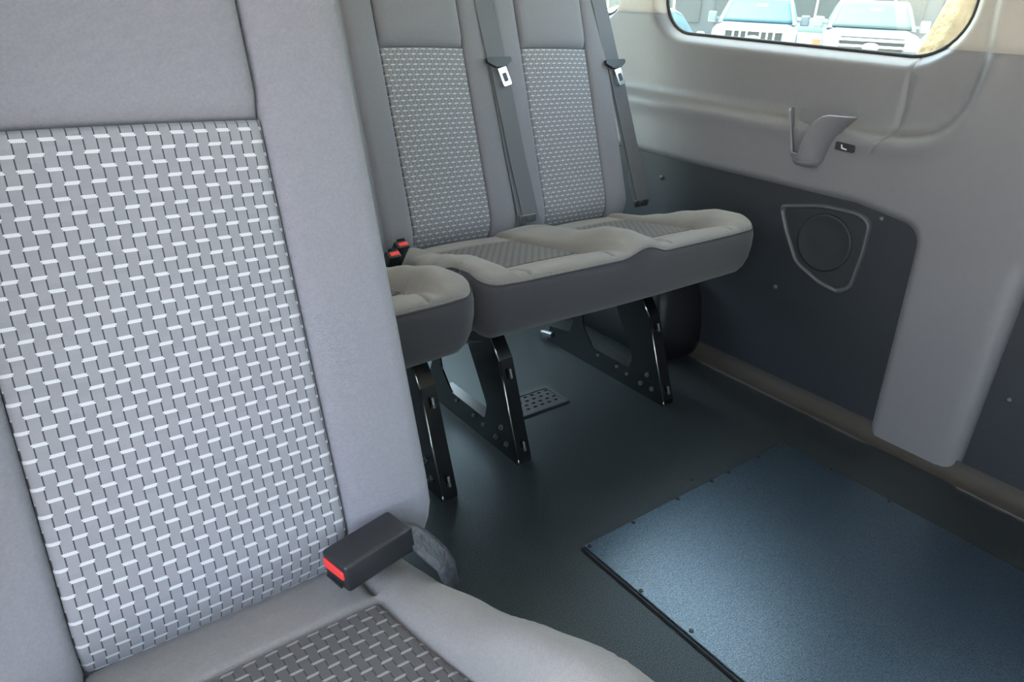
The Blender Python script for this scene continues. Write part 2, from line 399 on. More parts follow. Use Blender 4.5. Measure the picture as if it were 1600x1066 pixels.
def build_wall_left():
    OUT = dens([(-2.2, -.02), (2.60, -.02), (2.60, 1.52), (-2.2, 1.52)], .06)
    loops = [OUT] + [dens(w, .02) for w in WIN]
    lows = []
    for l in LOW:
        P = [(min(2.598, max(-2.198, p[0])), max(-.018, p[1])) for p in l]; lows.append(P); loops.append(dens(P, .02))
    lines = [dens(GROOVE, .02, False)] + [dens([(p[0] + o, p[1]) for p in GROOVE], .02, False) for o in (-.0022, .0022)]
    for y0, y1 in ((.43, .836), (1.706, 1.950)):
        for o in (-.003, 0, .003): lines.append([(y, seamz(y) + o) for y in arange(y0, y1, .02)])
    pts = [(y, z) for y in arange(.40, 2.58, .02) for z in arange(0, 1.50, .02)] + [(y, z) for y in arange(-2.15, .38, .06) for z in arange(0, 1.50, .05)]
    NG = len(pts)
    for off in (.002, .005, .009, .014, .020, .026, .032):                                   # extra rings where the trim rounds over
        for w in WIN:
            pts += [p for p in offset(dens(w, .012), off) if -.015 < p[1] < 1.515 and -2.19 < p[0] < 2.59]
        for l in lows:
            pts += [p for p in offset(dens(l, .015), off) if .0 < p[1] < 1.5 and -2.19 < p[0] < 2.59]
    for i, p in enumerate(RECESS[1:-1]):
        pass
    for o in (-.03, -.02, -.010, 0, .010, .02):
        q = dens(RECESS, .02, False)
        for a, b in zip(q, q[1:]):
            n = Vector((-(b[1] - a[1]), b[0] - a[0])).normalized() * -o
            if .70 < a[0] < 2.58 and .03 < a[1] < 1.48: pts.append((a[0] + n.x, a[1] + n.y))
    pts = [p for p in pts if not any(inpoly(*p, w) for w in WIN) and not (.85 < p[0] < .94 and .74 < p[1] < 1.0 and dpoly(*p, GROOVE, False) < .007)]
    near = lambda p: (any(dpoly(*p, w) < .034 for w in WIN) or abs(p[1] - seamz(p[0])) < .008) if p[1] > .9 else False
    pts = [p for k, p in enumerate(pts) if k >= NG or not near(p)]
    V2, T = cdt(loops, lines, pts)
    cen = lambda t: (sum(V2[i][0] for i in t) / 3, sum(V2[i][1] for i in t) / 3)
    cls = {}
    for t in T:
        y, z = cen(t)
        if any(inpoly(y, z, w) for w in WIN): cls[t] = 0
        elif any(inpoly(y, z, l) for l in lows): cls[t] = 2
        elif z > seamz(y): cls[t] = 3
        else: cls[t] = 1
    cache = {}
    def f3(y, z):
        k = (y, z)
        if k not in cache: cache[k] = (wall_x(y, z), y, z)
        return cache[k]
    def f3s(y, z):
        x, _, _ = f3(y, z)
        return (x + .004 * math.exp(-((z - seamz(y)) / .004) ** 2), y, z)
    w = mo('wall_left', *submesh(V2, T, lambda t: cls[t] == 1, f3s)[:2], 'trim'); tag(w, kind='structure')
    tag(mo('trim_1', *submesh(V2, T, lambda t: cls[t] == 3, f3s)[:2], 'upper'), kind='structure')
    # dark lower panels, set a little deeper than the moulded trim
    for l in lows:
        D = [(y, z) for y, z in l]
        bm = bmesh.new(); prism(bm, [(y, max(z, .035)) for y, z in D], lambda a, b, t: (t, a, b), 1.869, 1.90)
        bmo('lower_panel', bm, 'lower', w)
    for y, z in ((.848, .594), (1.102, .321), (.439, .253), (1.45, .35), (1.60, .55), (.10, .50)):
        V, F = loft([[(1.8695 - h, y + r * math.cos(k * .785), z + r * math.sin(k * .785)) for k in range(8)] for r, h in ((.0085, 0), (.008, .003), (.005, .006), (.001, .007))])
        mo('push_pin', V, F, 'rim', w)
    # cove where the floor covering turns up the wall
    V, F, _ = grid(lambda y, t: (1.868 - .045 * (1 - math.sin(t * HP)), y, .045 * (1 - math.cos(t * HP)) + .001), arange(-2.2, 2.6, .2), [i / 6 for i in range(7)])
    mo('baseboard_left', V, F, 'cove')['kind'] = 'structure'
    for i, wn in enumerate(WIN):
        fr = thing(f'window_{i+1}', (0, 0, 0), None, None); fr['kind'] = 'structure'
        bm = bmesh.new(); prism(bm, wn, lambda a, b, t: (t, a, b), 1.931, 1.936); bmo('pane', bm, 'glass', fr)
        V, F = tubeV([(1.929, y, z) for y, z in dens(wn, .03)], .0055, 8, True); mo('seal', V, F, 'rubber', fr)
    return w
wall = build_wall_left()

# floor, ceiling and the other walls
V, F, _ = grid(lambda x, y: (x, y, 0), arange(-.16, 1.87, .2), arange(-2.3, 2.6, .2))
tag(mo('floor', V, F, 'floor', smooth=False), kind='structure')
boxo('floor_slab', (.86, .15, -.05), (2.06, 4.92, .09), 'hole')['kind'] = 'structure'
V, F, _ = grid(lambda x, y: (x, y, 1.72 - .20 * (abs(x - .87) / 1.06) ** 4), arange(-.17, 1.95, .1), arange(-2.3, 2.6, .35))
tag(mo('ceiling', V, F, 'ceiling'), kind='structure')
boxo('roof_shell', (.87, .15, 1.76), (2.2, 4.92, .03), 'whitep')['kind'] = 'structure'
def holed(name, outer, hole, fn, t0, t1, m):
    hs = hole if isinstance(hole[0], list) else [hole]
    V2, T = cdt([outer] + hs, [], [])
    k = lambda t: not any(inpoly(sum(V2[i][0] for i in t) / 3, sum(V2[i][1] for i in t) / 3, h) for h in hs)
    V, F, _ = submesh(V2, T, k, lambda a, b: fn(a, b, t0))
    o = mo(name, V, F, m, smooth=False)
    s = o.modifiers.new('thick', 'SOLIDIFY'); s.thickness = abs(t1 - t0); s.offset = 0
    return tag(o, kind='structure')
DOOR = rounded([(-.62, .0), (.46, .0), (.46, 1.58), (-.62, 1.58)], .08)
RW = [rounded([(a, .97), (b, .97), (b, 1.52), (a, 1.52)], .09) for a, b in ((.74, 1.55), (1.68, 2.42))]
holed('wall_right', [(-2.3, -.05), (2.6, -.05), (2.6, 1.74), (-2.3, 1.74)], [DOOR] + RW, lambda a, b, t: (t, a, b), -.19, -.15, 'trim')
for k, p in enumerate(RW):
    bm = bmesh.new(); prism(bm, p, lambda a, b, t: (t, a, b), -.192, -.188); bmo('window_%d' % (6 + k), bm, 'warm_glass')['kind'] = 'structure'
holed('wall_front', [(-.2, -.05), (1.95, -.05), (1.95, 1.74), (-.2, 1.74)], rounded([(.15, 1.10), (1.60, 1.10), (1.52, 1.58), (.23, 1.58)], .08), lambda a, b, t: (a, t, b), -2.28, -2.24, 'trim')
holed('wall_back', [(-.2, -.05), (1.95, -.05), (1.95, 1.74), (-.2, 1.74)], rounded([(.02, .55), (1.76, .55), (1.66, 1.54), (.08, 1.54)], .08), lambda a, b, t: (a, t, b), 2.56, 2.60, 'trim')
for nm, poly, y in (('window_4', [(.15, 1.10), (1.60, 1.10), (1.52, 1.58), (.23, 1.58)], -2.26), ('window_5', [(.02, .55), (1.76, .55), (1.66, 1.54), (.08, 1.54)], 2.58)):
    bm = bmesh.new(); prism(bm, rounded(poly, .08), lambda a, b, t: (a, t, b), y - .003, y + .003)
    bmo(nm, bm, 'glass')['kind'] = 'structure'
# wheel arch under the rear bench
def arch():
    rings = []
    for x0, x1, y0, z in ((1.690, 1.90, 1.362, 0), (1.692, 1.90, 1.366, .10), (1.700, 1.90, 1.385, .20), (1.715, 1.90, 1.415, .255), (1.745, 1.90, 1.46, .285), (1.80, 1.90, 1.53, .295)):
        rings.append([(x, y, z) for x, y in rounded([(x0, y0), (x1, y0 - .03), (x1, 2.3), (x0, 2.3)], [.03, 0, 0, .03], 6)])
    V, F = loft(rings); return mo('wheel_arch', V, F, 'plastic')
tag(arch(), kind='structure')

# ------------------------------------------------------------------ seats
ETAB = [(0, .538), (.06, .552), (.125, .550), (.216, .526), (.31, .494), (.39, .471), (.50, .455)]
CTAB = [(0, .556), (.06, .567), (.12, .560), (.25, .516), (.43, .482), (.52, .455)]
def pan_z(d): return .510 - .120 * d + .026 * (1 - sm((d - .01) / .14))
def make_backrest(root, cx, yb, zb, w, ai, H=.80, lean=math.radians(20.0), seam_h=.473):
    sl, cl = math.sin(lean), math.cos(lean)
    P = lambda a, h, n: (cx + a, yb + h * sl - n * cl, zb + h * cl + n * sl)
    def topfall(h):
        return 0 if h < H - .10 else ((h - H + .10) / .10) ** 2
    # body
    rings = []
    for h in arange(-.05, H, .05):
        tf = topfall(h); ww = w - .006 - .05 * tf
        lo = .0 if h > .0 else .02
        rings.append([P(a, h, n) for a, n in rounded([(-ww, -.10), (ww, -.10), (ww, -.016 - lo - .03 * tf), (-ww, -.016 - lo - .03 * tf)], .012, 4)])
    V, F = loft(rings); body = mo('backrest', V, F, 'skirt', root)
    # bolsters
    prof = [(ai, -.012), (ai + .0012, -.005), (ai + .004, .001), (ai + .010, .0045), (ai + .022, .0075), ((ai + w) / 2, .0095), (w - .022, .0095), (w - .010, .0075), (w - .004, .003), (w - .001, -.003), (w, -.012), (w, -.055), (w - .004, -.085), (w - .014, -.100), (w - .06, -.108)]
    hs = [-.055, -.045, -.03, -.015, 0, .02, .045] + arange(.07, H - .10, .06) + arange(H - .09, H, .015)
    for sgn in (-1, 1):
        def fb(h, k):
            a, n = prof[int(k)]
            lo = max(0, (.035 - h) / .09); tf = topfall(h)
            if n > -.04: n = n - .050 * lo ** 2 - .035 * tf
            a = ai + (a - ai) * (1 - .22 * lo ** 2) - .05 * tf * (a / w)
            return P(sgn * a, h, n)
        V, F, U = grid(fb, hs, list(range(len(prof))))
        mo('side_bolster', V, F, 'cloth', body)
    # woven insert and the plain panel above it
    as_ = [-ai, -ai + .0015, -ai + .005, -ai + .012] + arange(-ai + .03, ai - .03, .02) + [ai - .012, ai - .005, ai - .0015, ai]
    def edged(a, h, h0, h1, bulge):
        e = min(ai - abs(a), h1 - h)
        n = bulge * (1 - (a / ai) ** 2) - .007 * max(0, 1 - e / .0045) ** 2
        return n
    def fi(h, a):
        n = edged(a, h, 0, seam_h, .006) - .045 * max(0, (.04 - h) / .075) ** 2
        return P(a, h, n)
    V, F, U = grid(fi, [-.035, -.028, -.02, -.01, 0, .01, .025] + arange(.045, seam_h - .02, .025) + [seam_h - .012, seam_h - .006, seam_h - .002, seam_h], as_, lambda h, a: (a + ai, h + .04))
    mo('woven_insert', V, F, 'weave', body, U)['label'] = 'woven grey backrest insert with pale staggered stitches'
    def fu(h, a):
        tf = topfall(h); e = min(ai - abs(a), h - seam_h)
        n = .010 * sm((h - seam_h) / .03) + .004 * (1 - (a / ai) ** 2) - .014 * max(0, 1 - e / .010) ** 2 - .03 * tf
        return P(a * (1 - .12 * tf), h, n)
    V, F, U = grid(fu, [seam_h, seam_h + .002, seam_h + .006, seam_h + .012, seam_h + .025] + arange(seam_h + .05, H - .10, .04) + arange(H - .09, H, .015), as_)
    mo('upper_panel', V, F, 'cloth', body)
    return body

def make_cushion(root, cs, x0, x1, w, ai, depth=.50, eoff=0.0, stitch=True):
    """cs: seat centres; one cushion across all of them (local coordinates, front edge at y = 0)"""
    def aid(d): return ai + .004 + .026 * sm((.40 - d) / .27)
    OUT = rounded([(x0, .10), (x0 - .004, 0.0), ((x0 + x1) / 2, -.012), (x1 + .004, 0.0), (x1, .10), (x1 - .008, .30), (x1 - .032, .43), (x1 - .040, depth), (x0 + .040, depth), (x0 + .032, .43), (x0 + .008, .30)], [.3, .085, .9, .085, .3, .3, .1, .03, .03, .1, .3], 8)
    OUT = dens(OUT, .014)
    mids = [(a + b) / 2 for a, b in zip(cs, cs[1:])]
    def info(x):
        c = min(cs, key=lambda q: abs(q - x)); a = x - c; k = cs.index(c)
        inner = (a > 0 and k < len(cs) - 1) or (a < 0 and k > 0)
        return c, a, inner
    INS = []
    for c in cs:
        R = [(c + s, d) for s, d in [(aid(d), d) for d in arange(.150, .395, .03)]]
        L = [(c - aid(d), d) for d in arange(.150, .395, .03)][::-1]
        fr = [(c + a, .150 - .010 * (1 - (a / aid(.15)) ** 2)) for a in arange(-aid(.15), aid(.15), .02)][1:-1]
        INS.append(dens(R + L + fr, .012))
    lines = []
    for c in cs:
        for s in (-1, 1):
            lines.append([(c + s * aid(.40), .408), (c + s * aid(.40), depth - .012)])
            q = [(c + s * (aid(.15) - .004 - .026 * sm((.14 - d) / .14)), d) for d in arange(.004, .142, .012)]
            lines.append(q)
    def top(x, d):
        c, a, inner = info(x); s = abs(a); p = pan_z(d)
        E = lerp_tab(CTAB if inner else ETAB, d) + eoff * sm((.30 - d) / .15)
        half = (mids[0] - cs[0]) if inner else w
        sr = half if inner else half - .045
        A = aid(max(d, 0)); z = p + (E - p) * sm((s - A + .01) / (sr - A + .01)) + .010 * sm((s - A) / .016) * (1 - sm((s - A) / (sr - A))) * sm((d + .004) / .03)
        if 0 < d < .15: z += .004 * math.sin(math.pi * d / .15) * (1 - sm((s - A + .02) / .02))
        if s < A: z += .004 * (1 - (s / A) ** 2) * sm((d - .0) / .05)
        return z
    seams = [dens(l, .012, False) for l in lines]
    def zt(x, d):
        z = top(x, d)
        g = 9
        for I in INS:
            if abs(x - sum(p[0] for p in I) / len(I)) < .24: g = min(g, dpoly(x, d, I))
        for l in lines: g = min(g, dpoly(x, d, l, False))
        e = dpoly(x, d, OUT)
        z -= .0085 * max(0, 1 - g / .0065) ** 2 * sm((e - .001) / .010); r = .020 if d < .05 else .020 + .022 * sm((d - .05) / .2)
        if e < r: z -= r * .8 * (1 - math.sqrt(max(0, 1 - (1 - e / r) ** 2)))
        return z
    pts = [(x, d) for x in arange(x0, x1, .012) for d in arange(-.01, depth, .012)]
    for I in INS + seams:
        n = len(I)
        for i in range(n - 1):
            a, b = I[i], I[i + 1]; t = Vector((-(b[1] - a[1]), b[0] - a[0])).normalized()
            for o in (-.011, -.006, -.0025, .0025, .006, .011): pts.append((a[0] + t.x * o, a[1] + t.y * o))
    cx = (x0 + x1) / 2
    for o in (.002, .005, .010, .017):
        pts += [(cx + (p[0] - cx) * (1 - o / (x1 - cx)), .245 + (p[1] - .245) * (1 - o / .25)) for p in OUT]
    pts = [p for p in pts if inpoly(p[0], p[1], OUT) and dpoly(p[0], p[1], OUT) > .0012]
    V2, T = cdt([OUT] + INS, seams, pts)
    cen = lambda t: (sum(V2[i][0] for i in t) / 3, sum(V2[i][1] for i in t) / 3)
    cl = {}
    for t in T:
        x, d = cen(t)
        cl[t] = -1 if not inpoly(x, d, OUT) else 1 + next((k for k, I in enumerate(INS) if inpoly(x, d, I)), -1)
    memo = {}
    def f3(x, d):
        if (x, d) not in memo: memo[(x, d)] = (x, d, zt(x, d))
        return memo[(x, d)]
    V, F, U = submesh(V2, T, lambda t: cl[t] == 0, f3); cu = mo('cushion', V, F, 'seat', root)
    for k, c in enumerate(cs):
        V, F, U = submesh(V2, T, lambda t: cl[t] == k + 1, f3, lambda x, d: (x - c + .16, d))
        mo('woven_insert', V, F, 'weave_shaded', cu, U)['label'] = 'woven cushion insert with shade put into its darker colour'
    # skirt below the rim seam
    n = len(OUT); rings = []
    nor = []
    for i in range(n):
        a, b = OUT[i - 1], OUT[(i + 1) % n]; t = Vector((b[0] - a[0], b[1] - a[1])).normalized(); nor.append((t.y, -t.x))
    area = sum(OUT[i - 1][0] * OUT[i][1] - OUT[i][0] * OUT[i - 1][1] for i in range(n))
    if area < 0: nor = [(-p[0], -p[1]) for p in nor]
    z0 = [zt(*p) for p in OUT]
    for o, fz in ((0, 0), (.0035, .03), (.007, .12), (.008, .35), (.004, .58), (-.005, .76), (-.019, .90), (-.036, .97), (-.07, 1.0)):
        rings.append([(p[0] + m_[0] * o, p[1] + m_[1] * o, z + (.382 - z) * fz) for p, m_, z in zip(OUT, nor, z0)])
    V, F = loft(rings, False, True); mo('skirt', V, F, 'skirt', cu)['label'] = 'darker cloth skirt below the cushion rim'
    V, F = tubeV([(p[0] + m_[0] * .001, p[1] + m_[1] * .001, z + .0005) for p, m_, z in zip(OUT, nor, z0)], .0019, 6, True)
    mo('piping', V, F, 'thread', cu)
    bm = bmesh.new()                               # pale stitches just above the rim seam
    acc = 0
    for i in range(n):
        p, q = OUT[i], OUT[(i + 1) % n]
        if p[1] > .12 or not stitch: continue
        for t in (0.0, .5):
            x, d = p[0] + (q[0] - p[0]) * t, p[1] + (q[1] - p[1]) * t; m_ = nor[i]
            x -= m_[0] * .003; d -= m_[1] * .003
            bbox(bm, (x, d, zt(x, d) + .0004), (.0026, .0010, .0008), Matrix.Rotation(math.atan2(q[1] - p[1], q[0] - p[0]), 3, 'Z'))
    if stitch: bmo('stitching', bm, 'pale_thread', cu)['kind'] = 'stuff'
    return cu

def make_leg(root, x, s=1):
    """black steel side frame: floor rail, slanted front strut with a folded flange, rear strut"""
    outer = [(.048, 0), (.050, .012), (.145, .250), (.19, .300), (.215, .384), (.50, .384), (.475, .25), (.455, .14), (.475, .075), (.575, .055), (.585, .0)]
    inner = rounded([(.195, .062), (.188, .105), (.232, .172), (.275, .235), (.33, .335), (.44, .335), (.435, .20), (.410, .115), (.36, .064)], [.012, .03, .05, .03, .03, .03, .05, .04, .02], 5)
    V2, T = cdt([dens(outer, .03), inner], [], [])
    cen = lambda t: (sum(V2[i][0] for i in t) / 3, sum(V2[i][1] for i in t) / 3)
    V, F, _ = submesh(V2, T, lambda t: inpoly(*cen(t), outer) and not inpoly(*cen(t), inner), lambda y, z: (x, y, z))
    leg = mo('leg', V, F, 'steel', root, smooth=False)
    sd = leg.modifiers.new('thick', 'SOLIDIFY'); sd.thickness = .005; sd.offset = 0
    # folded front flange
    path = [(.046, .0), (.049, .014), (.098, .132), (.146, .252), (.19, .303)]
    prof = []
    for y, z in path: prof.append([(x - .003, y, z), (x + .040 * s, y - .001, z + .002), (x + .040 * s, y + .004, z + .002), (x - .003, y + .005, z)])
    V, F = loft(prof); mo('flange', V, F, 'steel', leg, smooth=False)
    bm = bmesh.new(); cyl(bm, (x, .045, .002), (x, .049, .014), .0022, n=8); cyl(bm, (x, .049, .014), (x, .146, .252), .0022, n=8); cyl(bm, (x, .146, .252), (x, .189, .303), .0022, n=8)
    bmo('edge_highlight', bm, 'chrome', leg, True)['label'] = 'bright strip standing in for the highlight on the folded edge'  # bright metal strip stands in for the highlight along the fold
    for y, z in ((.121, .073), (.141, .035), (.096, .036)):
        bm = bmesh.new(); cyl(bm, (x - .006, y, z), (x - .001, y, z), .0075, n=14); cyl(bm, (x - .010, y, z), (x - .005, y, z), .0045, n=6)
        bmo('bolt', bm, 'zinc', leg)
    for f in (.10, .80):
        y, z = .046 + .10 * f, .252 * f + .02
        rot = Matrix.Rotation(-.40, 3, 'X')
        bm = bmesh.new(); bbox(bm, (x + .020 * s, y - .004, z), (.007, .005, .026), rot, .002); cyl(bm, (x + .020 * s, y - .009, z - .006), (x + .020 * s, y - .001, z - .008), .004, n=10)
        bmo('clip', bm, 'zinc', leg)
    for y, z in ((.20, .040), (.245, .046), (.33, .05)):
        bm = bmesh.new(); cyl(bm, (x - .007, y, z), (x - .001, y, z), .005, n=10); bmo('rivet', bm, 'zinc', leg)
    bm = bmesh.new(); cyl(bm, (x - .004, .555, .03), (x - .004, .60, .022), .011, n=12); cyl(bm, (x - .004, .600, .022), (x - .004, .612, .020), .008, n=10)
    bmo('rear_latch', bm, 'zinc', leg)
    bm = bmesh.new()                                # floor rail with folded lip
    bbox(bm, (x + .018 * s, .315, .004), (.034, .53, .007)); bbox(bm, (x + .018 * s, .30, .058), (.034, .22, .006), None, .001)
    bmo('floor_rail', bm, 'steel', leg)
    return leg
def make_crossbar(root, x0, x1):
    for y in (.22, .44): boxo('cross_bar', ((x0 + x1) / 2, y, .365), (x1 - x0, .04, .03), 'steel', root, .004)

# near single seat
near = thing('passenger_seat', (.117, .135, 0), 'large grey cloth passenger seat nearest the camera with pale-stitched woven backrest', 'seat')
make_backrest(near, 0, .453, .490, .243, .135)
make_cushion(near, [0], -.237, .237, .237, .133, eoff=.022, stitch=False)
make_leg(near, -.19); make_leg(near, .15); make_crossbar(near, -.19, .15)
# rear double bench
bench = thing('bench_seat', (1.26, 1.105, 0), 'grey double bench seat in the back row beside the window wall', 'bench seat')
make_cushion(bench, [-.222, .225], -.462, .462, .236, .122)
for c in (-.225, .227): make_backrest(bench, c, .480, .475, .215, .126, seam_h=.494)
make_leg(bench, -.31); make_leg(bench, .23); make_crossbar(bench, -.31, .23)
# rear single seat mostly hidden behind the near one
single = thing('passenger_seat', (.528, 1.085, 0), 'grey single seat in the back row, half hidden behind the nearest seat', 'seat')
make_backrest(single, 0, .490, .462, .222, .128)
make_cushion(single, [0], -.237, .237, .237, .122)
make_leg(single, -.13); make_leg(single, .185); make_crossbar(single, -.13, .185)

# ------------------------------------------------------------------ belts and buckles
def seat_belt(label, pts, wdt, tong):
    """pts: centre line (x, y, z); tong: index fraction of the tongue"""
    t = thing('seat_belt', pts[-1], label, 'seat belt', 'seat belts hanging down the bench backrests')
    o = Vector(pts[-1]); P = [Vector(p) - o for p in pts]
    nrm = Vector((0, -math.cos(math.radians(20)), math.sin(math.radians(20))))
    def strip(P, wdt, name, off=0.0):
        V, F = loft([[p + Vector((-wdt / 2, 0, 0)) + nrm * (off + .0008), p + Vector((wdt / 2, 0, 0)) + nrm * (off + .0008), p + Vector((wdt / 2, 0, 0)) + nrm * (off - .0008), p + Vector((-wdt / 2, 0, 0)) + nrm * (off - .0008)] for p in P])
        return mo(name, V, F, 'webbing', t, smooth=False)
    strip(P, wdt, 'webbing')
    k = tong; q = P[k]
    strip([p + Vector((.012 * i / max(1, len(P[k:]) - 1) * 1.0 + .002, 0, 0)) for i, p in enumerate(P[k:])], wdt * .96, 'webbing', .004)
    # black guide and steel tongue
    rot = Matrix.Rotation(math.radians(-20), 3, 'X') @ Matrix.Rotation(math.radians(-4), 3, 'Y') @ Matrix.Scale(1.22, 3)
    R = lambda a, b, n: q + rot @ Vector((a, -n, b))
    gd = [(-.036, .011), (-.034, .002), (-.012, -.010), (.014, -.010), (.033, .000), (.036, .008), (.032, .010), (-.032, .013)]
    bm = bmesh.new(); prism(bm, rounded(gd, .003, 2), R, .004, .013, .0015); g = bmo('tongue_guide', bm, 'plastic', t)
    out_ = rounded([(-.012, -.012), (.012, -.012), (.0125, -.052), (-.0115, -.052)], [.001, .001, .004, .004], 3); inn = rounded([(-.006, -.024), (.0065, -.024), (.0065, -.043), (-.006, -.043)], .002, 2)
    rot2 = Matrix.Rotation(math.radians(-20), 3, 'X') @ Matrix.Rotation(math.radians(-14), 3, 'Y') @ Matrix.Scale(1.25, 3)
    R2 = lambda a, b, n: q + rot2 @ Vector((a, -n, b))
    V2, T = cdt([out_, inn], [], [])
    cen = lambda f: (sum(V2[i][0] for i in f) / 3, sum(V2[i][1] for i in f) / 3)
    V, F, _ = submesh(V2, T, lambda f: inpoly(*cen(f), out_) and not inpoly(*cen(f), inn), lambda a, b: R2(a, b, .011))
    to = mo('tongue', V, F, 'chrome', t, smooth=False); s = to.modifiers.new('thick', 'SOLIDIFY'); s.thickness = .0025; s.offset = 0
    bm = bmesh.new(); e = P[-1]; bbox(bm, e + Vector((0, -.004, .006)), (wdt * 1.02, .006, .022), None, .002); cyl(bm, e + Vector((0, -.010, .006)), e + Vector((0, -.002, .006)), .009, n=6)
    bmo('belt_anchor', bm, 'zinc', t)
    return t
def bp(x, h, n=.016):                              # a point in front of the bench backrests at height h
    a = math.radians(20)
    return (x, 1.585 + h * math.sin(a) - n * math.cos(a), .462 + h * math.cos(a) + n * math.sin(a))
seat_belt('grey seat belt with steel tongue hanging between the two bench backrests', [bp(1.228, .800, -.112), bp(1.230, .822, -.05), bp(1.234, .805, .004), bp(1.238, .76), bp(1.246, .62), bp(1.256, .46, .019), bp(1.266, .2), bp(1.276, .02)], .060, 5)
seat_belt('grey seat belt with steel tongue at the bench end nearest the window wall', [bp(1.650, .800, -.112), bp(1.652, .822, -.05), bp(1.658, .805, .004), bp(1.666, .76), bp(1.690, .62), bp(1.715, .455, .012), bp(1.745, .2, .004), bp(1.765, .01, .0)], .060, 5)

def buckle(label, loc, rot, strap, group=None, L=.086, wd=.054, th=.026, sm_='webbing'):
    t = thing('seat_belt_buckle', loc, label, 'buckle', group)
    bm = bmesh.new(); bbox(bm, (0, 0, 0), (L, wd, th), None, .004, 3)
    h = bmo('housing', bm, 'plastic', t, True)
    h.matrix_basis = rot.to_4x4()
    bm = bmesh.new(); poly = rounded([(-wd / 2 + .004, -.001), (wd / 2 - .004, -.003), (wd / 2 - .004, .009), (-wd / 2 + .004, .009)], .002, 3)
    prism(bm, poly, lambda a, b, s: (s, a, b), -L / 2 - .002, -L / 2 + .010, .001)
    b = bmo('release_button', bm, 'red', t); b.matrix_basis = rot.to_4x4(); b['label'] = 'red release button'
    bm = bmesh.new(); bbox(bm, (-L / 2 - .0025, 0, -.0105), (.002, wd * .62, .003)); sl = bmo('slot', bm, 'hole', t); sl.matrix_basis = rot.to_4x4()
    if strap:
        P = [Vector(p) - Vector(loc) for p in strap]; rings = []
        for i, p in enumerate(P):
            a = P[max(0, i - 1)]; c = P[min(len(P) - 1, i + 1)]; tg = (c - a).normalized()
            side = tg.cross(Vector((0, 0, 1))); side = side.normalized() * (wd * .43)
            up = side.cross(tg).normalized() * .0016
            rings.append([p - side + up, p - side * .5 + up * 2.2, p + up * .6, p + side * .5 + up * 2.4, p + side + up, p + side - up, p - up * 2, p - side - up])
        V, F = loft(rings); mo('strap', V, F, sm_, t)
    return t
# axes of the near buckle: long axis from the red end to the strap
bx = Vector((.082, .012, .006)).normalized(); bz = Vector((-.05, .10, .99)); by = bz.cross(bx).normalized(); bz = bx.cross(by)
rotn = Matrix((bx, by, bz)).transposed()
buckle('black belt buckle with red button lying across the nearest seat cushion', (.256, .553, .513), rotn,
       [(.290, .556, .514), (.300, .556, .514), (.309, .552, .508), (.317, .545, .499), (.325, .537, .489), (.333, .530, .478), (.339, .524, .460), (.341, .521, .43)], None, .087, .0455, .033, 'strap')
ax = Vector((.10, -.35, .93)); 
def rear_rot(ax):
    x = -ax.normalized(); y = Vector((1, .1, 0)); z = x.cross(y).normalized(); y = z.cross(x).normalized()
    return Matrix((x, y, z)).transposed()
buckle('rear buckle with red button nearer the double bench, between the back row seats', (.808, 1.500, .478), rear_rot(Vector((.05, -.50, .80))), [(.808, 1.515, .455), (.808, 1.54, .43), (.808, 1.56, .40)], 'rear buckles', .085, .034, .026)
buckle('rear buckle with red button nearer the single seat, beside the nearest backrest', (.760, 1.455, .474), rear_rot(Vector((.05, -.50, .80))), [(.760, 1.47, .451), (.760, 1.51, .43), (.760, 1.54, .40)], 'rear buckles', .085, .034, .026)

# ------------------------------------------------------------------ floor pieces
pan = thing('access_panel', (1.24, .40, 0), 'rectangular satin black access panel screwed to the floor', 'panel')
PX0, PX1, PY0, PY1 = .878 - 1.24, 1.608 - 1.24, -.55, .829 - .40
bm = bmesh.new(); bbox(bm, ((PX0 + PX1) / 2, (PY0 + PY1) / 2, .005), (PX1 - PX0, PY1 - PY0, .010), None, .002); bmo('plate', bm, 'panel', pan)
bm = bmesh.new(); bbox(bm, (PX0 - .002, (PY0 + PY1) / 2, .003), (.004, PY1 - PY0 + .004, .006), None, .001); bmo('edge_strip', bm, 'edge', pan)
def screw(parent, x, y, z, r=.0055):
    bm = bmesh.new(); cyl(bm, (x, y, z - .002), (x, y, z + .0018), r, r * .75, 14); bbox(bm, (x, y, z + .002), (r * 1.3, r * .25, .0008)); bbox(bm, (x, y, z + .002), (r * .25, r * 1.3, .0008))
    return bmo('screw', bm, 'screw', parent)
for x, y in ((.885, .667), (.889, .542), (.887, .820), (1.023, .822), (1.174, .822), (1.30, .822), (1.366, .822), (1.489, .820), (1.598, .82), (1.600, .682), (1.600, .528), (1.600, .340), (.889, .40), (.889, .26), (1.60, .15)):
    screw(pan, x - 1.24, y - .40, .010)
tag(screw(None, 1.274, .863, .001, .005), 'small screw head in the floor just behind the black access panel', 'screw').name = 'floor_screw'

vent = thing('floor_vent', (1.18, 1.378, 0), 'small grey perforated air vent in the floor under the double bench', 'vent')
VO = [(-.088, -.056), (.088, -.056), (.088, .056), (-.088, .056)]
VI = [(-.078, -.040), (.078, -.040), (.078, .040), (-.078, .040)]
V2, T = cdt([VO, VI], [], []); cen = lambda f: (sum(V2[i][0] for i in f) / 3, sum(V2[i][1] for i in f) / 3)
V, F, _ = submesh(V2, T, lambda f: not inpoly(*cen(f), VI), lambda a, b: (a, b, .006))
o = mo('frame', V, F, 'vent', vent, smooth=False); s = o.modifiers.new('thick', 'SOLIDIFY'); s.thickness = .006; s.offset = -1
holes = []
for i in range(6):
    for j in range(4):
        cx, cy = -.065 + i * .026 + (j % 2) * .008 - .004, -.029 + j * .0195
        holes.append([(cx - .006, cy - .0035), (cx + .006, cy - .0035), (cx + .006, cy + .0035), (cx - .006, cy + .0035)])
V2, T = cdt([VI] + holes, [], [])
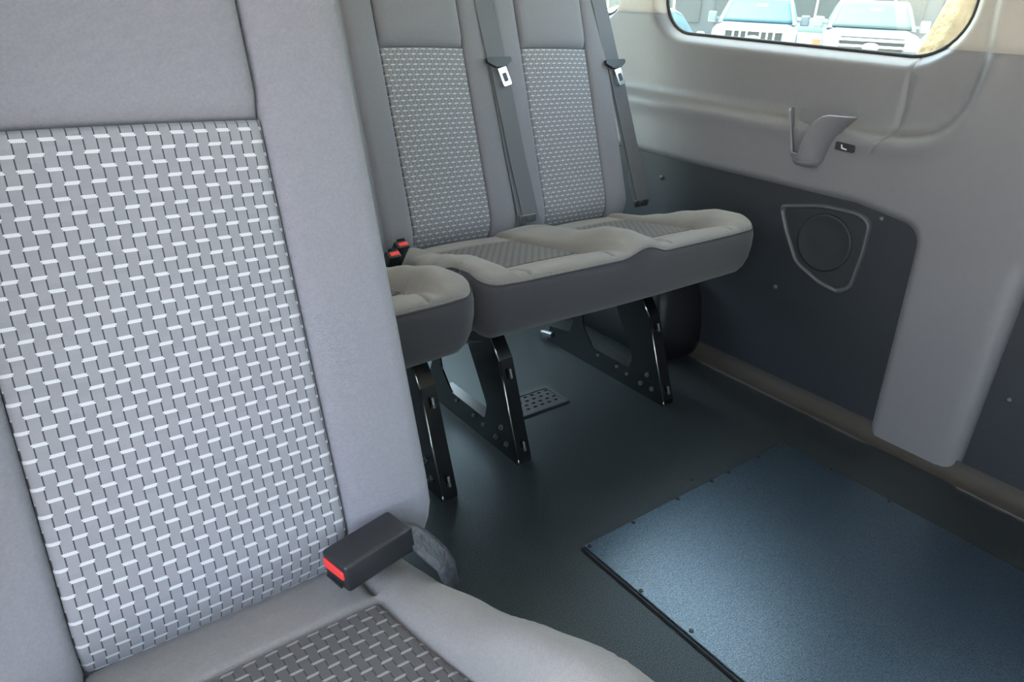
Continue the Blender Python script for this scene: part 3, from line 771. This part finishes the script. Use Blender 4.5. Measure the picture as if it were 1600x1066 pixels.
V, F, _ = submesh(V2, T, lambda f: not any(inpoly(*cen(f), h) for h in holes), lambda a, b: (a, b, .004))
o = mo('grille', V, F, 'vent', vent, smooth=False); s = o.modifiers.new('thick', 'SOLIDIFY'); s.thickness = .002; s.offset = -1
boxo('duct_floor', (0, 0, .0008), (.156, .08, .001), 'hole', vent)

# ------------------------------------------------------------------ fittings on the window wall
spk = thing('speaker', (1.869, 1.0, .48), 'dark D-shaped speaker grille with a raised rim low on the window wall', 'speaker')
SO = rounded([(.140, .082), (.010, .112), (-.095, .114), (-.128, .096), (-.130, .02), (-.120, -.090), (-.088, -.112), (-.028, -.102), (.055, -.066), (.107, .016)], [.014, .25, .06, .03, .2, .03, .02, .1, .06, .15], 6)
cxs, czs = sum(p[0] for p in SO) / len(SO), sum(p[1] for p in SO) / len(SO)
SOd = dens(SO, .012)
def sc(P, k): return [(cxs + (p[0] - cxs) * k, czs + (p[1] - czs) * k) for p in P]
V, F = loft([[(-h, y, z) for y, z in sc(SOd, k)] for k, h in ((1.045, 0), (1.03, .007), (1.0, .011), (.96, .010), (.925, .004), (.92, .0))], False, False)
mo('rim', V, F, 'rim', spk)['label'] = 'lighter raised rim'
bm = bmesh.new(); prism(bm, sc(SOd, .93), lambda a, b, t: (t, a, b), .002, -.0035); bmo('grille', bm, 'mesh', spk)
V, F = loft([[(-.0035 - h, -.015 + r * math.cos(k * math.pi / 16), .012 + r * math.sin(k * math.pi / 16)) for k in range(32)] for r, h in ((.082, 0), (.078, .002), (.072, .002), (.066, 0), (.03, .0012), (.005, .002))])
mo('cone', V, F, 'mesh', spk)

cup = thing('cup_holder', (1.858, 1.07, .78), 'grey moulded cup holder pocket with an open slot on the window wall ledge', 'cup holder')
def cupmesh():
    n = 26; TH = [math.pi * i / n for i in range(n + 1)]           # from the rear side (y+) round the front to y-
    def rad(t): return (.062 if t < math.pi / 2 else .062 + .0 * t)
    def pt(t, f, k=1.0):
        # f: 0 bottom .. 1 top
        yc = .018 + .012 * (f - .5)
        ry = (.044 + .020 * f) * k; rx = (.040 + .034 * f) * k
        y = yc + ry * math.cos(t); x = -rx * math.sin(t)
        if t > 1.9:                                                # the side towards the front of the van sweeps out into a flat tray
            g = sm((t - 1.9) / 1.2) * f ** 2; y -= .058 * g; x -= .0
        return x, y
    def topz(t):
        # deep slot on the outer face, high shoulders either side
        if t < .34: return .052
        if t < .48: return .052 - .110 * sm((t - .34) / .14)
        if t < 1.50: return -.058
        return -.058 + .110 * min(1, (t - 1.50) / .85) ** .75
    outer, F = [], []
    m_ = 14
    V = []
    for i, t in enumerate(TH):
        zt_ = topz(t)
        for j in range(m_ + 1):
            z = -.072 + (zt_ + .072) * j / m_; f = max(0, min(1, (z + .072) / .124))
            x, y = pt(t, f); V.append((x, y, z))
    for i in range(n):
        for j in range(m_):
            a = i * (m_ + 1) + j; F.append((a, a + m_ + 1, a + m_ + 2, a + 1))
    o = mo('pocket', V, F, 'trim', cup)
    s = o.modifiers.new('thick', 'SOLIDIFY'); s.thickness = .006; s.offset = 0
    bvl = o.modifiers.new('soft', 'BEVEL'); bvl.width = .0015; bvl.segments = 2; bvl.limit_method = 'ANGLE'
    rings = []
    for f, z in ((.0, -.072), (.0, -.082), (-.5, -.092)):
        rings.append([(*pt(t, f, 1.0 if f >= 0 else .7), z) for t in TH] )
    V, F = loft([[(*pt(t, 0, 1), -.069) for t in TH], [(*pt(t, 0, 1), -.078) for t in TH], [(*pt(t, 0, .75), -.090) for t in TH], [(*pt(t, 0, .3), -.094) for t in TH]])
    mo('base', V, F, 'trim', cup)
    V, F, _ = grid(lambda t, z: (.004 + .010 * math.cos(t) ** 2, .018 + .055 * math.cos(t), z), arange(0, math.pi, .3), [-.07, .0, .054]); mo('liner', V, F, 'trim', cup)
cupmesh()

plq = thing('seat_label', (1.849, .981, .755), 'tiny black plaque with a white seat symbol beside the cup holder', 'label')
bm = bmesh.new(); prism(bm, rounded([(.027, .012), (-.027, .009), (-.026, -.011), (.027, -.009)], .004, 3), lambda a, b, t: (t, a, b), .004, -.0025, .0008); bmo('plate', bm, 'plastic', plq)
bm = bmesh.new(); prism(bm, [(.011, .006), (.0075, .006), (.006, -.001), (-.007, -.0035), (-.007, -.006), (.008, -.004)], lambda a, b, t: (t, a, b), -.002, -.0032); bmo('symbol', bm, 'white', plq)

# ------------------------------------------------------------------ the parking lot outside
GZ = -.32
V, F, _ = grid(lambda x, y: (x, y, GZ), arange(-60, 90, 10), arange(-60, 90, 10)); tag(mo('parking_lot', V, F, 'asphalt', smooth=False), kind='structure')
def wheel(parent, c, axis_x=True, r=.38, wdt=.25):
    c = Vector(c); a = Vector((wdt / 2, 0, 0))
    bm = bmesh.new(); cyl(bm, c - a, c + a, r, n=24); w = bmo('wheel', bm, 'blackt', parent)
    bm = bmesh.new(); cyl(bm, c - a * 1.06, c + a * 1.06, r * .62, n=20); bmo('rim', bm, 'lamp', w)
def truck(loc, rotz, label, paint, gl, style):
    t = thing('pickup_truck', loc, label, 'truck', None, rotz)
    # front end and hood, nose at y = 0, facing -y
    def sec(y, hw, z0, z1, cr): return [(x, y, z) for x, z in rounded([(-hw, z0), (hw, z0), (hw * .97, z1 - .10), (hw * .72, z1), (-hw * .72, z1), (-hw * .97, z1 - .10)], [.05, .05, cr, cr, cr, cr], 4)]
    V, F = loft([sec(.0, .90, .48, 1.10, .08), sec(.06, .96, .42, 1.16, .08), sec(.5, 1.0, .42, 1.22, .08), sec(1.25, 1.0, .42, 1.28, .06), sec(3.3, 1.0, .42, 1.30, .06), sec(5.5, 1.0, .45, 1.30, .06), sec(5.6, .97, .5, 1.25, .06)])
    body = mo('body', V, F, paint, t)
    def cs(y, hb, ht, zb, zt): return [(x, y, z) for x, z in rounded([(-hb, zb), (hb, zb), (ht, zt), (-ht, zt)], [.02, .02, .10, .10], 4)]
    V, F = loft([cs(1.20, .92, .91, 1.24, 1.27), cs(1.95, .94, .74, 1.24, 1.80), cs(2.2, .95, .74, 1.24, 1.86), cs(3.3, .95, .74, 1.24, 1.86), cs(3.6, .93, .72, 1.24, 1.80), cs(3.75, .92, .85, 1.24, 1.40)])
    cab = mo('cab', V, F, paint, t)
    # windshield as a proud, gently curved pane
    def ws(u, v): 
        hw = .82 * (1 - v) + .68 * v
        return (u * hw, 1.10 + .76 * v + .05 * u * u, 1.295 + .50 * v)
    V, F, _ = grid(ws, [i / 8 for i in range(-8, 9)], [i / 6 for i in range(7)]); o = mo('windshield', V, F, gl, cab)
    s = o.modifiers.new('thick', 'SOLIDIFY'); s.thickness = .02
    for sx in (-1, 1):
        bm = bmesh.new(); prism(bm, [(1.75, 1.34), (3.3, 1.34), (3.2, 1.74), (2.15, 1.76)], lambda a, b, q: (sx * (.935 - (b - 1.30) * .36 + q), a, b), -.02, .02); bmo('side_window', bm, gl, cab)
        bm = bmesh.new(); bbox(bm, (sx * 1.10, 1.60, 1.36), (.20, .10, .24), None, .03); bbox(bm, (sx * .99, 1.62, 1.34), (.14, .05, .06)); bmo('mirror', bm, 'greyp' if style else paint, t)
        for y in (1.0, 4.4): wheel(t, (sx * .86, y, .38))
        bm = bmesh.new(); bbox(bm, (sx * .78, -.005, .99), (.30, .10, .22 if style else .18), None, .03); bmo('headlight', bm, 'lamp', t)
    bm = bmesh.new(); bbox(bm, (0, .0, .92), (1.22, .06, .40), None, .02); g = bmo('grille', bm, 'grille', t)
    if style:
        for z in (1.06, .94, .80):
            bm = bmesh.new(); bbox(bm, (0, -.04, z), (1.26, .05, .055), None, .012); bmo('grille_bar', bm, 'lamp', g)
    else:
        for x in (-.45, -.30, -.15, .15, .30, .45):
            bm = bmesh.new(); bbox(bm, (x, -.03, .92), (.05, .04, .36), None, .01); bmo('grille_bar', bm, 'lamp', g)
        bm = bmesh.new(); bbox(bm, (0, -.03, 1.11), (1.3, .05, .05), None, .012); bmo('grille_bar', bm, 'lamp', g)
    for k, mm, dy in ((1.0, 'lamp', 0), (.82, 'emblem', -.012)):
        bm = bmesh.new(); prism(bm, [(.17 * k * math.cos(a * .2618), .93 + .085 * k * math.sin(a * .2618)) for a in range(24)], lambda a, b, q: (a, q + dy, b), -.055, -.085, .006)
        bmo('emblem', bm, mm, g)
    bm = bmesh.new(); bbox(bm, (0, -.06, .58), (1.9, .22, .26), None, .05, 3); bmo('bumper', bm, 'lamp', t)
    bm = bmesh.new(); bbox(bm, (.05, 1.66, 1.66), (.26, .02, .09), Matrix.Rotation(-.9, 3, 'X')); bmo('inside_mirror', bm, 'greyp', t)
    return t
def car(loc, rotz, label, paint, gl):
    t = thing('car', loc, label, 'car', None, rotz)
    def sec(y, hw, z0, z1): return [(x, y, z) for x, z in rounded([(-hw, z0), (hw, z0), (hw, z1 - .12), (hw * .86, z1), (-hw * .86, z1), (-hw, z1 - .12)], .06, 3)]
    V, F = loft([sec(0, .70, .42, .68), sec(.12, .82, .28, .78), sec(1.1, .89, .24, .96), sec(2.2, .90, .24, 1.00), sec(3.6, .90, .24, 1.02), sec(4.3, .85, .28, 1.04), sec(4.5, .76, .40, .96)])
    mo('body', V, F, paint, t)
    def cs(y, hb, ht, zt): return [(x, y, z) for x, z in rounded([(-hb, .93), (hb, .93), (ht, zt), (-ht, zt)], [.02, .02, .08, .08], 3)]
    V, F = loft([cs(1.10, .80, .78, .98), cs(1.85, .82, .62, 1.38), cs(2.6, .82, .62, 1.45), cs(3.4, .80, .60, 1.36), cs(4.1, .74, .70, 1.04)])
    mo('cabin_glass', V, F, gl, t)
    V, F = loft([cs(1.80, .64, .60, 1.40), cs(2.6, .645, .61, 1.475), cs(3.45, .63, .58, 1.385)]); 
    V = [(x, y, max(z, 1.34 if y < 2 or y > 3 else 1.41)) for x, y, z in V]; mo('roof', V, F, paint, t)
    for sx in (-1, 1):
        for y in (.85, 3.6): wheel(t, (sx * .80, y, .32), r=.32, wdt=.22)
        bm = bmesh.new(); bbox(bm, (sx * .66, .06, .66), (.28, .16, .12), None, .03); bmo('headlight', bm, 'lamp', t)
        bm = bmesh.new(); bbox(bm, (sx * .72, 4.42, .84), (.24, .18, .20), None, .03); bmo('tail_light', bm, 'tail', t)
        bm = bmesh.new(); bbox(bm, (sx * .96, 1.45, 1.0), (.16, .10, .12), None, .03); bmo('mirror', bm, paint, t)
    bm = bmesh.new(); bbox(bm, (0, -.0, .52), (.9, .06, .14), None, .02); bmo('grille', bm, 'grille', t)
    return t
def dirp(px_dir, dist): return (px_dir[0] * dist, px_dir[1] * dist, GZ)
def facing(d): return math.atan2(d[1], d[0]) - HP            # nose (-y) points back along the sight line
d1, d2, d3 = (.813, .582), (.884, .468), (.917, .399)
truck(dirp(d1, 18.6), facing(d1) - .03, 'silver-blue pickup truck outside, left of the other truck through the window', 'silver', 'cargl', 0)
truck(dirp(d2, 17.8), facing(d2) + .06, 'dark blue pickup truck with pale grille bars outside, beside the tree trunk', 'navy', 'greengl', 1)
car((13.9, 12.2, GZ), math.radians(118), 'white car with red tail light at the left edge of the window view', 'whitep', 'cargl')
car((25.6, 15.7, GZ), facing((.851, .525)) + .1, 'white car parked in the gap between the two trucks', 'whitep', 'greengl')
car((30.5, 24.0, GZ), facing((.80, .60)), 'grey car parked far behind the silver-blue truck', 'greyp', 'cargl')
car((23.0, 10.2, GZ), facing((.91, .41)) - .2, 'grey car parked beyond the dark blue truck, next to the trunk', 'greyp', 'greengl')
wv = thing('van', (14.2, 4.35, GZ), 'white parked van just right of the tree trunk', 'van', None, facing((.955, .296)))
V, F = loft([[(x, y, z) for x, z in rounded([(-.95, .3), (.95, .3), (.95 * k, zt_), (-.95 * k, zt_)], .12, 4)] for y, k, zt_ in ((0, .9, 1.0), (.25, .95, 1.15), (1.0, .92, 1.3), (1.7, .88, 2.3), (5.0, .88, 2.4), (5.1, .86, 2.35))]); mo('body', V, F, 'whitep', wv)
for sx in (-1, 1):
    for y in (.95, 4.0): wheel(wv, (sx * .84, y, .36), r=.36)
    bm = bmesh.new(); prism(bm, [(1.5, 1.35), (2.6, 1.35), (2.6, 1.9), (1.85, 1.9)], lambda a, b, q: (sx * (.955 - (b - .3) * .055 + q), a, b), -.02, .02); bmo('side_window', bm, 'cargl', wv)
bm = bmesh.new(); bbox(bm, (0, 1.33, 1.75), (1.5, .03, .75), Matrix.Rotation(-.6, 3, 'X')); bmo('windshield', bm, 'cargl', wv)
cylo('post', (14.1, 8.6, GZ), (14.1, 8.6, GZ + 1.05), .09, 'orange', None)
tag(bpy.data.objects['post'], 'orange post standing between the two trucks', 'post')
# tree trunk
tr = thing('tree', (6.91, 3.43, GZ), 'leaning brown tree trunk at the right end of the window view', 'tree')
rings = []
for k in range(26):
    z = k * .2; r = .145 - .0015 * k + .10 * math.exp(-z / .30)
    rings.append([(.112 * z + (r * (1 + .09 * math.sin(5 * a + z * 2) + .05 * math.sin(11 * a - z * 5))) * math.cos(a), -.257 * z + r * (1 + .09 * math.sin(5 * a + z * 2)) * math.sin(a), z - .02) for a in [2 * math.pi * q / 28 for q in range(28)]])
V, F = loft(rings); mo('trunk', V, F, 'bark', tr)
for a, zz in ((.5, 4.0), (2.6, 4.3), (4.4, 4.7)):
    b0 = Vector((.112 * zz, -.257 * zz, zz)); V, F = tubeV([b0, b0 + Vector((math.cos(a) * .6, math.sin(a) * .6, .7)), b0 + Vector((math.cos(a) * 1.6, math.sin(a) * 1.6, 1.5))], .10, 10); mo('branch', V, F, 'bark', tr)
# building behind the lot
bd = thing('building', (30, 24, GZ), 'long grey building with dark window bands behind the parked cars', 'building', None, math.radians(-55))
boxo('wall', (0, 4, 2.6), (46, 8, 5.2), 'build', bd); boxo('fascia', (0, -.3, 4.9), (46.6, 1.0, .7), 'upper', bd)
for k in range(14):
    f = boxo('window', (-21 + k * 3.2, -.03, 2.0), (2.5, .12, 1.9), 'bwin', bd)
    boxo('mullion', (-21 + k * 3.2, -.11, 2.0), (.10, .06, 1.9), 'upper', f)
sh = bmesh.new()
for k in range(12):
    bmesh.ops.create_icosphere(sh, subdivisions=2, radius=.8, matrix=Matrix.Translation((-21 + k * 1.25, -1.7 + .2 * math.sin(k * 2.1), .55)))
for v in sh.verts: v.co += Vector((random.uniform(-.12, .12), random.uniform(-.12, .12), random.uniform(-.12, .12))); v.co.z = max(v.co.z, 0)
ang = math.radians(-55)
o = bmo('hedge', sh, 'leaf', None, False, (30, 24, GZ)); o.rotation_euler = (0, 0, ang)
tag(o, 'clipped green hedge along the foot of the grey building', 'hedge', None, 'stuff')
